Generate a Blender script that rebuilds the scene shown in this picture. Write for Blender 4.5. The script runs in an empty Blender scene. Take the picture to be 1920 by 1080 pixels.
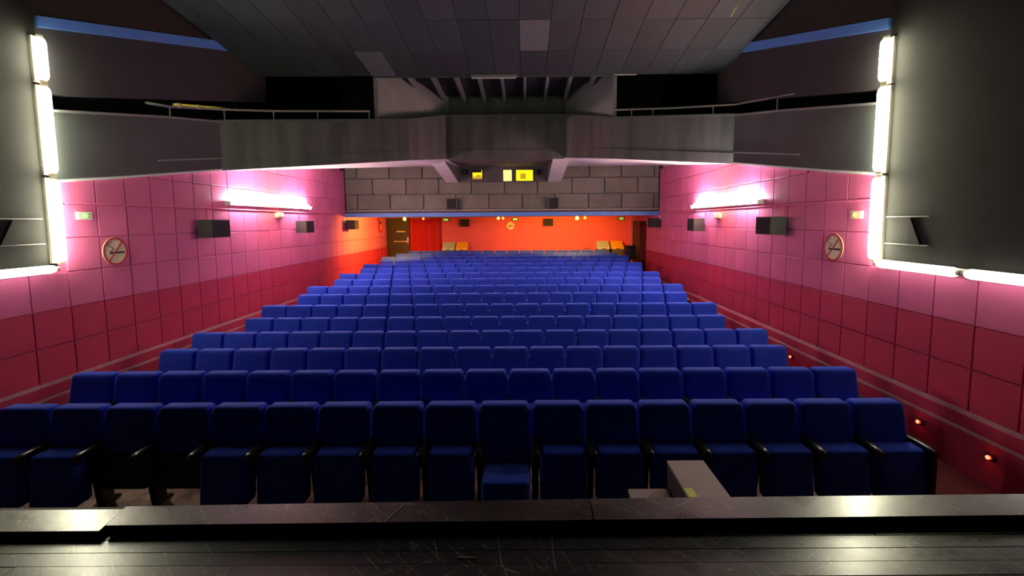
import bpy, math, random
from mathutils import Matrix, Vector
random.seed(7)
SC = bpy.context.scene
COL = SC.collection
H = 2.80                      # camera height above the hall floor at the front row
XL, XR, XC = -6.40, 4.85, -0.775
PI = math.pi

# ------------------------------------------------------------------ camera
cd = bpy.data.cameras.new('camera'); cam = bpy.data.objects.new('camera', cd); COL.objects.link(cam)
cd.sensor_width = 36; cd.lens = 850 / 1920 * 36
cd.shift_x = -23 / 1920; cd.shift_y = -50 / 1920
cd.clip_start = 0.05; cd.clip_end = 200
_p, _r = math.radians(5.04), math.radians(0.4)
_d = Vector((0, math.cos(_p), -math.sin(_p))); _rt = Vector((1, 0, 0)); _up = _rt.cross(_d)
_R = math.cos(_r) * _rt - math.sin(_r) * _up; _U = math.cos(_r) * _up + math.sin(_r) * _rt
cam.matrix_world = Matrix(((_R.x, _U.x, -_d.x, 0), (_R.y, _U.y, -_d.y, 0), (_R.z, _U.z, -_d.z, H), (0, 0, 0, 1)))
SC.camera = cam

# ------------------------------------------------------------------ world, exposure, lamp strengths
w = bpy.data.worlds.new('world'); SC.world = w; w.use_nodes = True
w.node_tree.nodes['Background'].inputs[0].default_value = (0, 0, 0, 1)
w.node_tree.nodes['Background'].inputs[1].default_value = 0.0
vs = SC.view_settings
vs.view_transform = 'Standard'; vs.look = 'None'; vs.gamma = 1; vs.exposure = 0.15; vs.use_curve_mapping = False
NEON = 40.0        # tubes of the two corner frames
TRAY = 130.0        # tubes in the two wall trays
BULB = 70.0         # orange bulbs under the projection booth
SPOT = 1000.0      # watts of the orange reflector lamps under the booth
AISLE = 30.0       # red aisle markers

# ------------------------------------------------------------------ materials
MATS = {}
def mat(name, col, rough=0.6, metal=0.0, var=0.0, scale=6.0, bump=0.0, bscale=40.0, emit=None, es=0.0, spec=0.5, stretch=(1, 1, 1), objvar=0.0, sheen=0.0):
    m = bpy.data.materials.new(name); m.use_nodes = True
    nt = m.node_tree; b = nt.nodes['Principled BSDF']
    b.inputs['Base Color'].default_value = (*col, 1); b.inputs['Roughness'].default_value = rough
    b.inputs['Metallic'].default_value = metal; b.inputs['Specular IOR Level'].default_value = spec
    if sheen: b.inputs['Sheen Weight'].default_value = sheen; b.inputs['Sheen Tint'].default_value = (*[min(1, c * 2 + .1) for c in col], 1)
    tc = nt.nodes.new('ShaderNodeTexCoord'); mp = nt.nodes.new('ShaderNodeMapping')
    nt.links.new(tc.outputs['Object'], mp.inputs[0]); mp.inputs['Scale'].default_value = stretch
    last = None
    if var:
        n = nt.nodes.new('ShaderNodeTexNoise'); n.inputs['Scale'].default_value = scale; n.inputs['Detail'].default_value = 6
        nt.links.new(mp.outputs[0], n.inputs['Vector'])
        r = nt.nodes.new('ShaderNodeMapRange'); r.inputs[1].default_value = .3; r.inputs[2].default_value = .7
        r.inputs[3].default_value = 1 - var; r.inputs[4].default_value = 1 + var
        nt.links.new(n.outputs[0], r.inputs[0]); last = r.outputs[0]
    if objvar:
        oi = nt.nodes.new('ShaderNodeObjectInfo'); r2 = nt.nodes.new('ShaderNodeMapRange')
        r2.inputs[3].default_value = 1 - objvar; r2.inputs[4].default_value = 1 + objvar
        nt.links.new(oi.outputs['Random'], r2.inputs[0])
        if last:
            mu = nt.nodes.new('ShaderNodeMath'); mu.operation = 'MULTIPLY'
            nt.links.new(last, mu.inputs[0]); nt.links.new(r2.outputs[0], mu.inputs[1]); last = mu.outputs[0]
        else: last = r2.outputs[0]
    if last:
        mx = nt.nodes.new('ShaderNodeVectorMath'); mx.operation = 'SCALE'; mx.inputs[0].default_value = col
        nt.links.new(last, mx.inputs['Scale']); nt.links.new(mx.outputs[0], b.inputs['Base Color'])
    if bump:
        n2 = nt.nodes.new('ShaderNodeTexNoise'); n2.inputs['Scale'].default_value = bscale; n2.inputs['Detail'].default_value = 4
        nt.links.new(mp.outputs[0], n2.inputs['Vector'])
        bp = nt.nodes.new('ShaderNodeBump'); bp.inputs['Strength'].default_value = bump; bp.inputs['Distance'].default_value = .01
        nt.links.new(n2.outputs[0], bp.inputs['Height']); nt.links.new(bp.outputs[0], b.inputs['Normal'])
    if emit:
        b.inputs['Emission Color'].default_value = (*emit, 1); b.inputs['Emission Strength'].default_value = es
    MATS[name] = m
    return m

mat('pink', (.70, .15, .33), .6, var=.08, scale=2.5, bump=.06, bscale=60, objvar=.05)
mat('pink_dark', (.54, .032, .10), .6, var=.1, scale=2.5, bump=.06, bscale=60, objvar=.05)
mat('back_red', (.65, .09, .13), .65, var=.06, scale=1.5, objvar=.03)
mat('stripe', (.52, .34, .38), .6, var=.1)
mat('charcoal', (.074, .079, .076), .65, var=.35, scale=1.2, stretch=(3, 3, .35), bump=.05)
mat('charcoal_green', (.075, .086, .086), .7, var=.12, scale=1.5)
mat('charcoal_upper', (.036, .034, .038), .75, var=.15, scale=1.0)
mat('grey_wall', (.24, .245, .245), .7, var=.15, scale=1.5)
mat('void_black', (.030, .030, .034), .85)
mat('black_board', (.020, .020, .019), .8, var=.15, scale=2, spec=.2)
mat('brown_black', (.022, .018, .015), .75, var=.2, scale=1)
mat('ceiling_tile', (.036, .047, .05), .7, var=.18, scale=2.5, stretch=(1, .4, 1), objvar=.18)
mat('ceiling_tile_light', (.12, .135, .14), .7, var=.08, scale=2.5)
mat('soffit_white', (.82, .82, .81), .7, var=.05, scale=1)
mat('block', (.165, .17, .14), .9, var=.16, scale=2.2, bump=.2, bscale=25, objvar=.10)
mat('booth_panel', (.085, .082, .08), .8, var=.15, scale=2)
mat('ledge', (.42, .38, .33), .8, var=.4, scale=9)
mat('blue_paint', (.11, .30, .82), .5, var=.08, scale=3)
mat('edge_grey', (.25, .25, .24), .6)
mat('rail', (.30, .30, .28), .45, metal=.3)
mat('yellow_rod', (.95, .88, .12), .5)
mat('black_plastic', (.012, .012, .013), .35, var=.1)
mat('black_matte', (.012, .012, .013), .6)
mat('arm_black', (.014, .015, .014), .28, var=.1)
mat('glint_dot', (.55, .55, .56), .3, metal=.8)
mat('speaker', (.020, .020, .022), .55, var=.1)
mat('speaker_grille', (.014, .014, .015), .8, bump=.4, bscale=200)
mat('beige', (.62, .55, .42), .5)
mat('cream', (.70, .62, .45), .6, var=.06)
mat('sign_red', (.42, .03, .03), .5)
mat('ink', (.03, .025, .025), .6)
mat('door_dark', (.030, .022, .014), .5, var=.2, scale=3)
mat('metal', (.5, .48, .45), .35, metal=.8)
mat('curtain_red', (.42, .003, .012), .75, var=.12, scale=4, stretch=(3, 3, .4), sheen=.2)
mat('curtain_maroon', (.10, .006, .012), .8, var=.1, scale=4)
mat('navy_door', (.012, .016, .03), .5)
mat('bin_grey', (.45, .60, .55), .5, var=.06)
mat('bin_yellow', (.90, .50, .03), .5, var=.05)
mat('bin_body', (.08, .075, .07), .6)
mat('extinguisher', (.55, .02, .02), .35)
mat('fixture_white', (.60, .60, .58), .5)
mat('carpet_red', (.10, .008, .010), .9, var=.25, scale=6, bump=.15, bscale=120)
mat('box_grey', (.34, .29, .28), .6, var=.06, scale=5)
mat('box_dark', (.03, .03, .03), .6)
mat('tape_lime', (.60, .80, .04), .5)
mat('neon', (1, 1, .9), .5, emit=(1.0, .97, .70), es=NEON)
mat('neon_white', (1, 1, .95), .5, emit=(1.0, .99, .86), es=NEON * .09)
mat('tube_pinkish', (1, .9, .95), .5, emit=(1.0, .90, .93), es=TRAY)
mat('tube_orange', (1, .6, .3), .5, emit=(1.0, .46, .20), es=TRAY)
mat('bulb_orange', (1, .5, .1), .5, emit=(1.0, .38, .012), es=BULB)
mat('bulb_orange_dim', (1, .5, .1), .5, emit=(1.0, .45, .06), es=3)
mat('led_green', (.1, .8, .1), .5, emit=(.15, 1, .05), es=3)
mat('led_yellow', (.8, .7, .1), .5, emit=(1, .75, .05), es=3)
mat('led_red', (.8, .05, .03), .5, emit=(1, .02, .01), es=AISLE)
mat('exit_green', (.1, .6, .15), .5, emit=(.25, .9, .12), es=.8)
mat('window_yellow', (.8, .7, .02), .3, emit=(1, .82, .01), es=1.0)
mat('window_bright', (.9, .85, .2), .3, emit=(1, .95, .12), es=2.0)
mat('window_shape', (.5, .42, .03), .5, emit=(.55, .42, .02), es=.5)
mat('black_hole', (.015, .015, .016), .15)

# blue seat cloth: fine weave, faint vertical pleats low on the middle of the backrest
def cloth(name, col, pleats):
    m = mat(name, col, .85, var=.10, scale=9, sheen=1.0, spec=.1)
    nt = m.node_tree; b = nt.nodes['Principled BSDF']
    b.inputs['Sheen Tint'].default_value = (.22, .34, 1, 1); b.inputs['Sheen Roughness'].default_value = .32
    tc = nt.nodes.new('ShaderNodeTexCoord')
    n = nt.nodes.new('ShaderNodeTexNoise'); n.inputs['Scale'].default_value = 160
    nt.links.new(tc.outputs['Object'], n.inputs['Vector'])
    h = n.outputs[0]
    if pleats:
        wv = nt.nodes.new('ShaderNodeTexWave'); wv.bands_direction = 'X'; wv.inputs['Scale'].default_value = 13
        wv.inputs['Distortion'].default_value = 1.5; wv.inputs['Detail'].default_value = 1; wv.inputs['Detail Scale'].default_value = .6
        nt.links.new(tc.outputs['Object'], wv.inputs['Vector'])
        sx = nt.nodes.new('ShaderNodeSeparateXYZ'); nt.links.new(tc.outputs['Object'], sx.inputs[0])
        ab = nt.nodes.new('ShaderNodeMath'); ab.operation = 'ABSOLUTE'; nt.links.new(sx.outputs[0], ab.inputs[0])
        r = nt.nodes.new('ShaderNodeMapRange'); r.inputs[1].default_value = .19; r.inputs[2].default_value = .12
        nt.links.new(ab.outputs[0], r.inputs[0])
        r2 = nt.nodes.new('ShaderNodeMapRange'); r2.inputs[1].default_value = .86; r2.inputs[2].default_value = .74
        nt.links.new(sx.outputs[2], r2.inputs[0])
        mu = nt.nodes.new('ShaderNodeMath'); mu.operation = 'MULTIPLY'; nt.links.new(r.outputs[0], mu.inputs[0]); nt.links.new(r2.outputs[0], mu.inputs[1])
        mv = nt.nodes.new('ShaderNodeMath'); mv.operation = 'MULTIPLY'; nt.links.new(mu.outputs[0], mv.inputs[0]); nt.links.new(wv.outputs[1], mv.inputs[1])
        ad = nt.nodes.new('ShaderNodeMath'); ad.operation = 'MULTIPLY_ADD'; ad.inputs[1].default_value = .12
        nt.links.new(h, ad.inputs[0]); nt.links.new(mv.outputs[0], ad.inputs[2]); h = ad.outputs[0]
    bp = nt.nodes.new('ShaderNodeBump'); bp.inputs['Strength'].default_value = .35; bp.inputs['Distance'].default_value = .008
    nt.links.new(h, bp.inputs['Height']); nt.links.new(bp.outputs[0], b.inputs['Normal'])
cloth('seat_blue', (.032, .072, .62), False)
cloth('seat_blue_pleated', (.032, .072, .62), True)

# glossy black stage paint with scratches and paint flecks
def stage_mat():
    m = bpy.data.materials.new('stage_black'); m.use_nodes = True
    nt = m.node_tree; b = nt.nodes['Principled BSDF']; L = nt.links.new
    g = nt.nodes.new('ShaderNodeNewGeometry')
    def scr(scale, st, rot, lo, hi):
        m0 = nt.nodes.new('ShaderNodeMapping'); m0.inputs['Rotation'].default_value = (0, 0, rot); L(g.outputs['Position'], m0.inputs[0])
        mp = nt.nodes.new('ShaderNodeMapping'); mp.inputs['Scale'].default_value = st
        L(m0.outputs[0], mp.inputs[0])
        n = nt.nodes.new('ShaderNodeTexNoise'); n.inputs['Scale'].default_value = scale; n.inputs['Detail'].default_value = 3
        L(mp.outputs[0], n.inputs['Vector'])
        r = nt.nodes.new('ShaderNodeMapRange'); r.inputs[1].default_value = lo; r.inputs[2].default_value = hi
        L(n.outputs[0], r.inputs[0]); return r.outputs[0]
    marks = [scr(3.0, (1, 26, 1), .75, .63, .69), scr(3.4, (1, 30, 1), -.55, .64, .70), scr(2.4, (1, 22, 1), 1.25, .64, .70), scr(55, (1, 1, 1), 0, .64, .70), scr(14, (1, 3, 1), .4, .64, .70)]
    acc = marks[0]
    for mk in marks[1:]:
        mx_ = nt.nodes.new('ShaderNodeMath'); mx_.operation = 'MAXIMUM'; L(acc, mx_.inputs[0]); L(mk, mx_.inputs[1]); acc = mx_.outputs[0]
    big = scr(1.6, (1, 1, 1), 0, .36, .60)                     # scuffs come in patches
    mx2 = nt.nodes.new('ShaderNodeMath'); mx2.operation = 'MULTIPLY'; L(acc, mx2.inputs[0]); L(big, mx2.inputs[1])
    mc = nt.nodes.new('ShaderNodeMix'); mc.data_type = 'RGBA'
    mc.inputs['A'].default_value = (.012, .012, .012, 1); mc.inputs['B'].default_value = (.20, .20, .17, 1)
    L(mx2.outputs[0], mc.inputs['Factor']); L(mc.outputs['Result'], b.inputs['Base Color'])
    rr = scr(3.5, (1, 2, 1), .3, .3, .7)
    mr = nt.nodes.new('ShaderNodeMapRange'); mr.inputs[3].default_value = .26; mr.inputs[4].default_value = .46; L(rr, mr.inputs[0])
    L(mr.outputs[0], b.inputs['Roughness'])
    b.inputs['Specular IOR Level'].default_value = .5; b.inputs['Coat Weight'].default_value = 1.0; b.inputs['Coat IOR'].default_value = 1.6; b.inputs['Coat Roughness'].default_value = .24
    n2 = nt.nodes.new('ShaderNodeTexNoise'); n2.inputs['Scale'].default_value = 26; n2.inputs['Detail'].default_value = 5
    L(g.outputs['Position'], n2.inputs['Vector'])
    bp = nt.nodes.new('ShaderNodeBump'); bp.inputs['Strength'].default_value = .25; bp.inputs['Distance'].default_value = .004
    L(n2.outputs[0], bp.inputs['Height']); L(bp.outputs[0], b.inputs['Normal'])
    MATS['stage_black'] = m
stage_mat()

# worn red-brown floor
def floor_mat():
    m = bpy.data.materials.new('hall_floor'); m.use_nodes = True
    nt = m.node_tree; b = nt.nodes['Principled BSDF']; L = nt.links.new
    g = nt.nodes.new('ShaderNodeNewGeometry')
    n = nt.nodes.new('ShaderNodeTexNoise'); n.inputs['Scale'].default_value = 5; n.inputs['Detail'].default_value = 8; n.inputs['Roughness'].default_value = .65
    L(g.outputs['Position'], n.inputs['Vector'])
    r = nt.nodes.new('ShaderNodeValToRGB')
    r.color_ramp.elements[0].position = .38; r.color_ramp.elements[0].color = (.07, .02, .015, 1)
    r.color_ramp.elements[1].position = .62; r.color_ramp.elements[1].color = (.48, .23, .165, 1)
    L(n.outputs[0], r.inputs[0]); L(r.outputs[0], b.inputs['Base Color']); b.inputs['Roughness'].default_value = .5
    MATS['hall_floor'] = m
floor_mat()

# ------------------------------------------------------------------ geometry helpers
def mesh_obj(name, verts, faces, m, parent=None, smooth=False, origin=None):
    me = bpy.data.meshes.new(name)
    if origin is not None: verts = [(v[0] - origin[0], v[1] - origin[1], v[2] - origin[2]) for v in verts]
    me.from_pydata([tuple(v) for v in verts], [], faces); me.validate(); me.update()
    me.materials.append(MATS[m])
    import bmesh
    bm = bmesh.new(); bm.from_mesh(me); bmesh.ops.recalc_face_normals(bm, faces=bm.faces); bm.to_mesh(me); bm.free()
    if smooth:
        for p in me.polygons: p.use_smooth = True
    o = bpy.data.objects.new(name, me); COL.objects.link(o)
    if origin is not None: o.location = origin
    if parent is not None: o.parent = parent
    return o

class MB:
    def __init__(s): s.v = []; s.f = []
    def add(s, vs, fs):
        k = len(s.v); s.v += [tuple(v) for v in vs]; s.f += [tuple(i + k for i in f) for f in fs]; return s
    def box(s, a, b):
        (x0, y0, z0), (x1, y1, z1) = a, b
        return s.add([(x0, y0, z0), (x1, y0, z0), (x1, y1, z0), (x0, y1, z0), (x0, y0, z1), (x1, y0, z1), (x1, y1, z1), (x0, y1, z1)],
              [(0, 3, 2, 1), (4, 5, 6, 7), (0, 1, 5, 4), (1, 2, 6, 5), (2, 3, 7, 6), (3, 0, 4, 7)])
    def cham(s, a, b, c):                       # box with its edges chamfered
        (x0, y0, z0), (x1, y1, z1) = a, b
        rings = []
        for z, i in ((z0, c), (z0 + c, 0), (z1 - c, 0), (z1, c)):
            j = i
            rings.append([(x0 + c + j * .0 if i else x0 + c, y0 + i, z), (x1 - c, y0 + i, z), (x1 - i, y0 + c, z), (x1 - i, y1 - c, z), (x1 - c, y1 - i, z), (x0 + c, y1 - i, z), (x0 + i, y1 - c, z), (x0 + i, y0 + c, z)])
        vs = [p for r in rings for p in r]; fs = []
        for k in range(3):
            for i in range(8): fs.append((k * 8 + i, k * 8 + (i + 1) % 8, k * 8 + 8 + (i + 1) % 8, k * 8 + 8 + i))
        fs += [tuple(range(7, -1, -1)), tuple(range(24, 32))]
        return s.add(vs, fs)
    def prism(s, poly, axis, a, b):              # poly in the two other axes, extruded along axis from a to b
        def pt(p, t):
            return {'x': (t, p[0], p[1]), 'y': (p[0], t, p[1]), 'z': (p[0], p[1], t)}[axis]
        n = len(poly); vs = [pt(p, a) for p in poly] + [pt(p, b) for p in poly]
        fs = [tuple(range(n)), tuple(range(2 * n - 1, n - 1, -1))] + [(i, (i + 1) % n, n + (i + 1) % n, n + i) for i in range(n)]
        return s.add(vs, fs)
    def tube(s, pts, r, n=8, cap=True):
        pts = [Vector(p) for p in pts]; rings = []
        for i, p in enumerate(pts):
            t = (pts[min(i + 1, len(pts) - 1)] - pts[max(i - 1, 0)]).normalized()
            a = Vector((0, 0, 1)) if abs(t.z) < .9 else Vector((1, 0, 0))
            u = t.cross(a).normalized(); v = t.cross(u)
            rr = r[i] if isinstance(r, (list, tuple)) else r
            rings.append([p + rr * (math.cos(2 * PI * k / n) * u + math.sin(2 * PI * k / n) * v) for k in range(n)])
        vs = [q for rg in rings for q in rg]; fs = []
        for i in range(len(pts) - 1):
            for k in range(n): fs.append((i * n + k, i * n + (k + 1) % n, (i + 1) * n + (k + 1) % n, (i + 1) * n + k))
        if cap: fs += [tuple(range(n - 1, -1, -1)), tuple(range((len(pts) - 1) * n, len(pts) * n))]
        return s.add(vs, fs)
    def rslab(s, hw, hh, rad, layers, seg=5, cx=0, cz=0, taper=0.0):
        """rounded-rectangle pad standing in XZ; layers = [(y, inset), ...]; taper narrows the top"""
        rings = []
        for y, ins in layers:
            ring = []; w_, h_, r_ = hw - ins, hh - ins, max(rad - ins * .6, .004)
            for q, (sx, sz) in enumerate(((1, -1), (1, 1), (-1, 1), (-1, -1))):
                for k in range(seg + 1):
                    an = -PI / 2 + q * PI / 2 + k / seg * PI / 2
                    x = sx * (w_ - r_) + r_ * math.cos(an); z = sz * (h_ - r_) + r_ * math.sin(an)
                    x *= 1 - taper * (z / hh)
                    ring.append((cx + x, y, cz + z))
            rings.append(ring)
        n = len(rings[0]); vs = [p for r_ in rings for p in r_]; fs = []
        for i in range(len(rings) - 1):
            for k in range(n): fs.append((i * n + k, i * n + (k + 1) % n, (i + 1) * n + (k + 1) % n, (i + 1) * n + k))
        fs += [tuple(range(n - 1, -1, -1)), tuple(range((len(rings) - 1) * n, len(rings) * n))]
        return s.add(vs, fs)
    def xf(s, M): s.v = [tuple(M @ Vector(v)) for v in s.v]; return s
    def build(s, name, m, parent=None, smooth=False, origin=None): return mesh_obj(name, s.v, s.f, m, parent, smooth, origin)

def tag(o, label, cat, group=None):
    o['label'] = label; o['category'] = cat
    if group: o['group'] = group
    return o
def struct(o, label=None, cat=None):
    o['kind'] = 'structure'
    if label: o['label'] = label
    if cat: o['category'] = cat
    return o
def empty(name, loc, rz=0.0):
    o = bpy.data.objects.new(name, None); o.empty_display_size = .1; COL.objects.link(o); o.location = loc; o.rotation_euler = (0, 0, rz); return o
def smooth_by_angle(o, deg=40):
    me = o.data
    for p in me.polygons: p.use_smooth = True
    try: me.set_sharp_from_angle(angle=math.radians(deg))
    except Exception: pass
    return o
def link_copy(o, parent=None):
    c = o.copy(); COL.objects.link(c)
    if parent is not None: c.parent = parent
    return c
def lerp(pts, x):
    if x <= pts[0][0]: return pts[0][1]
    for (a, za), (b, zb) in zip(pts, pts[1:]):
        if x <= b: return za + (zb - za) * (x - a) / (b - a)
    return pts[-1][1]

# ------------------------------------------------------------------ hall floor
FLOOR = [(1.0, H - 2.80), (7.6, H - 2.80), (8.6, H - 2.77), (9.6, H - 2.71), (10.62, H - 2.64), (19.8, H - 2.21), (22.0, H - 2.16)]
def fz(y): return lerp(FLOOR, y)
m = MB()
ys = [1.0, 2.35, 7.6, 8.6, 9.6, 10.62, 15, 19.8, 22.0]
for a, b in zip(ys, ys[1:]):
    m.add([(XL - .2, a, fz(a)), (XR + 1.6, a, fz(a)), (XR + 1.6, b, fz(b)), (XL - .2, b, fz(b)),
           (XL - .2, a, -.3), (XR + 1.6, a, -.3), (XR + 1.6, b, -.3), (XL - .2, b, -.3)],
          [(0, 1, 2, 3), (4, 7, 6, 5), (0, 4, 5, 1), (1, 5, 6, 2), (2, 6, 7, 3), (3, 7, 4, 0)])
struct(m.build('floor', 'hall_floor'), 'worn red brown hall floor rising gently under the seat rows', 'floor')

m = MB()
for a, b in ((2.5, 5.0), (5.0, 7.6), (7.6, 8.6), (8.6, 9.6), (9.6, 10.62), (10.62, 16.0)):
    m.add([(4.14, a, fz(a) - .01), (XR - .04, a, fz(a) - .01), (XR - .04, b, fz(b) - .01), (4.14, b, fz(b) - .01), (4.14, a, fz(a) + .008), (XR - .04, a, fz(a) + .008), (XR - .04, b, fz(b) + .008), (4.14, b, fz(b) + .008)],
          [(0, 3, 2, 1), (4, 5, 6, 7), (0, 1, 5, 4), (1, 2, 6, 5), (2, 3, 7, 6), (3, 0, 4, 7)])
tag(m.build('aisle_carpet', 'carpet_red'), 'dark red carpet runner in the aisle by the curtained exit\'s wall', 'carpet')

# ------------------------------------------------------------------ side walls with their square panels
SOFF = {-1: [(1.0, .58), (6.3, .58), (9.66, 1.12), (16.4, 2.0)], 1: [(1.0, .60), (6.3, .60), (10.5, 1.29), (16.4, 1.95)]}
JZ = [-2.13, -1.635, -1.155, -.66, -.185, .29, .78, 1.265, 1.75, 2.2]
DJ0, DJ = 7.33, .508
GAP = .006
def wx(s, off): return XL + off if s < 0 else XR - off
def side_wall(s):
    side = 'left' if s < 0 else 'right'
    X0 = wx(s, -.22); X1 = wx(s, -.022)
    def slab(mb, d0, d1, z0, z1, za=None, zb=None):
        za = z1 if za is None else za; zb = z1 if zb is None else zb
        mb.prism([(d0, z0), (d1, z0), (d1, zb), (d0, za)], 'x', min(X0, X1), max(X0, X1))
    mb = MB(); so = lambda d: H + lerp(SOFF[s], d)
    cd_ = 9.66 if s < 0 else 10.5
    slab(mb, 1.0, 6.3, -.3, 0, H + .55, H + .55)
    slab(mb, 6.3, cd_, -.3, 0, so(6.3) + .2, so(cd_) + .2)
    slab(mb, cd_, 16.4, -.3, 0, so(cd_) + .05, so(16.4))
    if s < 0:
        slab(mb, 16.4, 21.5, -.3, H + .28)
    else:
        slab(mb, 16.4, 17.95, -.3, H + .28); slab(mb, 17.95, 20.65, H - .01, H + .28); slab(mb, 20.65, 21.5, -.3, H + .28)
    wall = struct(mb.build('wall_' + side, 'pink'), 'pink wall of square panels, darker below, ' + ('beside the black door' if s < 0 else 'beside the curtained side exit'), 'wall')
    # panels, each a piece of its own
    k0 = int(math.floor((1.2 - DJ0) / DJ)); 
    cache = {}
    for k in range(k0, 29):
        d0 = DJ0 + k * DJ; d1 = d0 + DJ
        if d1 > 21.35: break
        for j in range(len(JZ) - 1):
            z0, z1 = H + JZ[j], H + JZ[j + 1]
            if d0 < 6.2 and JZ[j] > -.7:
                continue
            lim = 6.2
            if d1 > 16.4: ta, tb = min(z1, H + .27), min(z1, H + .27)
            else: ta, tb = min(z1, so(d0) + .02), min(z1, so(d1) + .02)
            if max(ta, tb) - z0 < .04: continue
            ta = max(ta, z0 + .01); tb = max(tb, z0 + .01)
            a, b = d0, d1
            zb0 = z0
            if a > 14: zb0 = max(z0, fz(b) + .01)
            if zb0 > min(ta, tb) - .02: continue
            if s > 0 and b > 17.95 and a < 20.65 and zb0 < H - .02:      # opening of the side exit
                if a < 17.95 - .1: b = 17.95
                elif b > 20.65 + .1: a = 20.65
                else:
                    if min(ta, tb) <= H + .02: continue
                    zb0 = H - .01
            th = .012 + (random.random() * .004)
            key = (round(b - a, 3), round(zb0 - z0, 3), round(ta - zb0, 3), round(tb - zb0, 3))
            if key not in cache:
                wd = b - a - 2 * GAP
                poly = [(0, 0), (wd, 0), (wd, tb - zb0 - 2 * GAP), (0, ta - zb0 - 2 * GAP)]
                e = .005                                    # eased edge
                vs = [(s * .024, p[0], p[1]) for p in poly] + [(-s * .009, p[0], p[1]) for p in poly]
                cx_ = sum(p[0] for p in poly) / 4; cz_ = sum(p[1] for p in poly) / 4
                vs += [(-s * .014, p[0] + (e if p[0] < cx_ else -e), p[1] + (e if p[1] < cz_ else -e)) for p in poly]
                fs = [(0, 1, 2, 3), (11, 10, 9, 8)] + [(i, (i + 1) % 4, 4 + (i + 1) % 4, 4 + i) for i in range(4)] + [(4 + i, 4 + (i + 1) % 4, 8 + (i + 1) % 4, 8 + i) for i in range(4)]
                o = mesh_obj('panel', vs, fs, 'pink'); cache[key] = o.data
                o.data.materials.clear(); o.data.materials.append(None)
                o.material_slots[0].link = 'OBJECT'
            else:
                o = bpy.data.objects.new('panel', cache[key]); COL.objects.link(o); o.material_slots[0].link = 'OBJECT'
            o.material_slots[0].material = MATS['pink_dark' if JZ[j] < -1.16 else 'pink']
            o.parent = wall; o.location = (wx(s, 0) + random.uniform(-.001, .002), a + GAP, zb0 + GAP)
    # skirting with two grey stripes
    bb = MB()
    n = 24
    for i in range(n):
        a = 1.0 + i * 15.0 / n; b = 1.0 + (i + 1) * 15.0 / n
        t0 = H - 2.15
        bb.prism([(a, fz(a) - .02), (b, fz(b) - .02), (b, max(t0, fz(b) + .01)), (a, max(t0, fz(a) + .01))], 'x', min(X1, wx(s, .035)), max(X1, wx(s, .035)))
    base = struct(bb.build('baseboard_' + side, 'pink_dark'), 'dark red skirting board along the ' + ('wall with the black door' if s < 0 else 'wall with the side exit'), 'baseboard')
    for z0_, hh, pr in ((-2.16, .055, .022), (-2.33, .035, .042)):
        MB().box((min(X1, wx(s, pr)), 1.0, H + z0_), (max(X1, wx(s, pr)), 16.8, H + z0_ + hh)).build('stripe', 'stripe', base)
    # black boarding inside the corner of tubes, up to the ceiling
    bd = MB().box((min(wx(s, -.3), wx(s, .02)), 1.0, H - .60), (max(wx(s, -.3), wx(s, .02)), 6.18, H + 5.4))
    board = struct(bd.build('wall_board_' + side, 'black_board'), 'black boarded wall framed by the lit corner tubes ' + ('beside the green indicator box' if s < 0 else 'beside the yellow indicator box'), 'wall')
    # small flap niche with pale edges
    nd0, nd1, nz0, nz1 = (5.2, 6.02, -.26, .07) if s < 0 else (5.40, 6.04, -.33, .02)
    nx = wx(s, .02)
    MB().box((min(nx, nx - s * .025), nd0, H + nz1), (max(nx, nx - s * .025), nd1, H + nz1 + .012)).build('upper_ledge', 'edge_grey', board)
    MB().box((min(nx, nx - s * .025), nd0, H + nz0), (max(nx, nx - s * .025), nd1, H + nz0 + .012)).build('lower_ledge', 'edge_grey', board)
    wp = [(5.50, nz0 + .01), (5.68, nz0 + .01), (5.66, nz1 - .01)]
    MB().prism([(a, H + b) for a, b in wp], 'x', min(nx, nx - s * .03), max(nx, nx - s * .03)).build('wedge', 'black_board', board)
    return wall
for s in (-1, 1): side_wall(s)

# ------------------------------------------------------------------ back wall under the booth, doors
bw = MB().box((XL - .2, 21.3, -.3), (XR + .2, 21.5, H + .3)).build('wall_back', 'back_red')
struct(bw, 'red back wall under the projection booth', 'wall')
pw = (XR + 3.86) / 7
for i in range(7):
    for j in range(4):
        z0 = H - 2.13 + j * .6
        MB().box((-3.86 + i * pw + .003, 21.288, z0 + .003), (-3.86 + (i + 1) * pw - .003, 21.302, min(z0 + .6, H + .25) - .003)).build('panel', 'back_red', bw)
MB().box((-6.4, 21.29, H - .0 + .19), (-3.86, 21.302, H + .25)).build('lintel', 'back_red', bw)

d = MB().cham((-6.36, 21.20, fz(21.2)), (-5.36, 21.30, H + .19), .008).build('door_1', 'door_dark')
struct(d, 'dark brown fire door with a push bar beside the red curtain', 'door')
MB().box((-5.95, 21.185, H - .46), (-5.55, 21.20, H - .41)).build('sign_plate', 'beige', d)
mb = MB().box((-6.08, 21.13, H - .915), (-5.46, 21.16, H - .875)); mb.box((-6.05, 21.15, H - .93), (-6.0, 21.21, H - .86)); mb.box((-5.53, 21.15, H - .93), (-5.48, 21.21, H - .86))
mb.build('push_bar', 'metal', d)
MB().tube([(-5.43, 21.21, H - .80), (-5.43, 21.14, H - .80)], .03, 10).build('door_knob', 'metal', d)
MB().box((-5.46, 21.18, H - .98), (-5.40, 21.205, H - .70)).build('lock_plate', 'metal', d)
mb = MB().box((-6.40, 21.16, fz(21)), (-6.355, 21.30, H + .2)); mb.box((-5.365, 21.16, fz(21)), (-5.32, 21.30, H + .2))
mb.build('door_frame', 'curtain_maroon', d)

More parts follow.
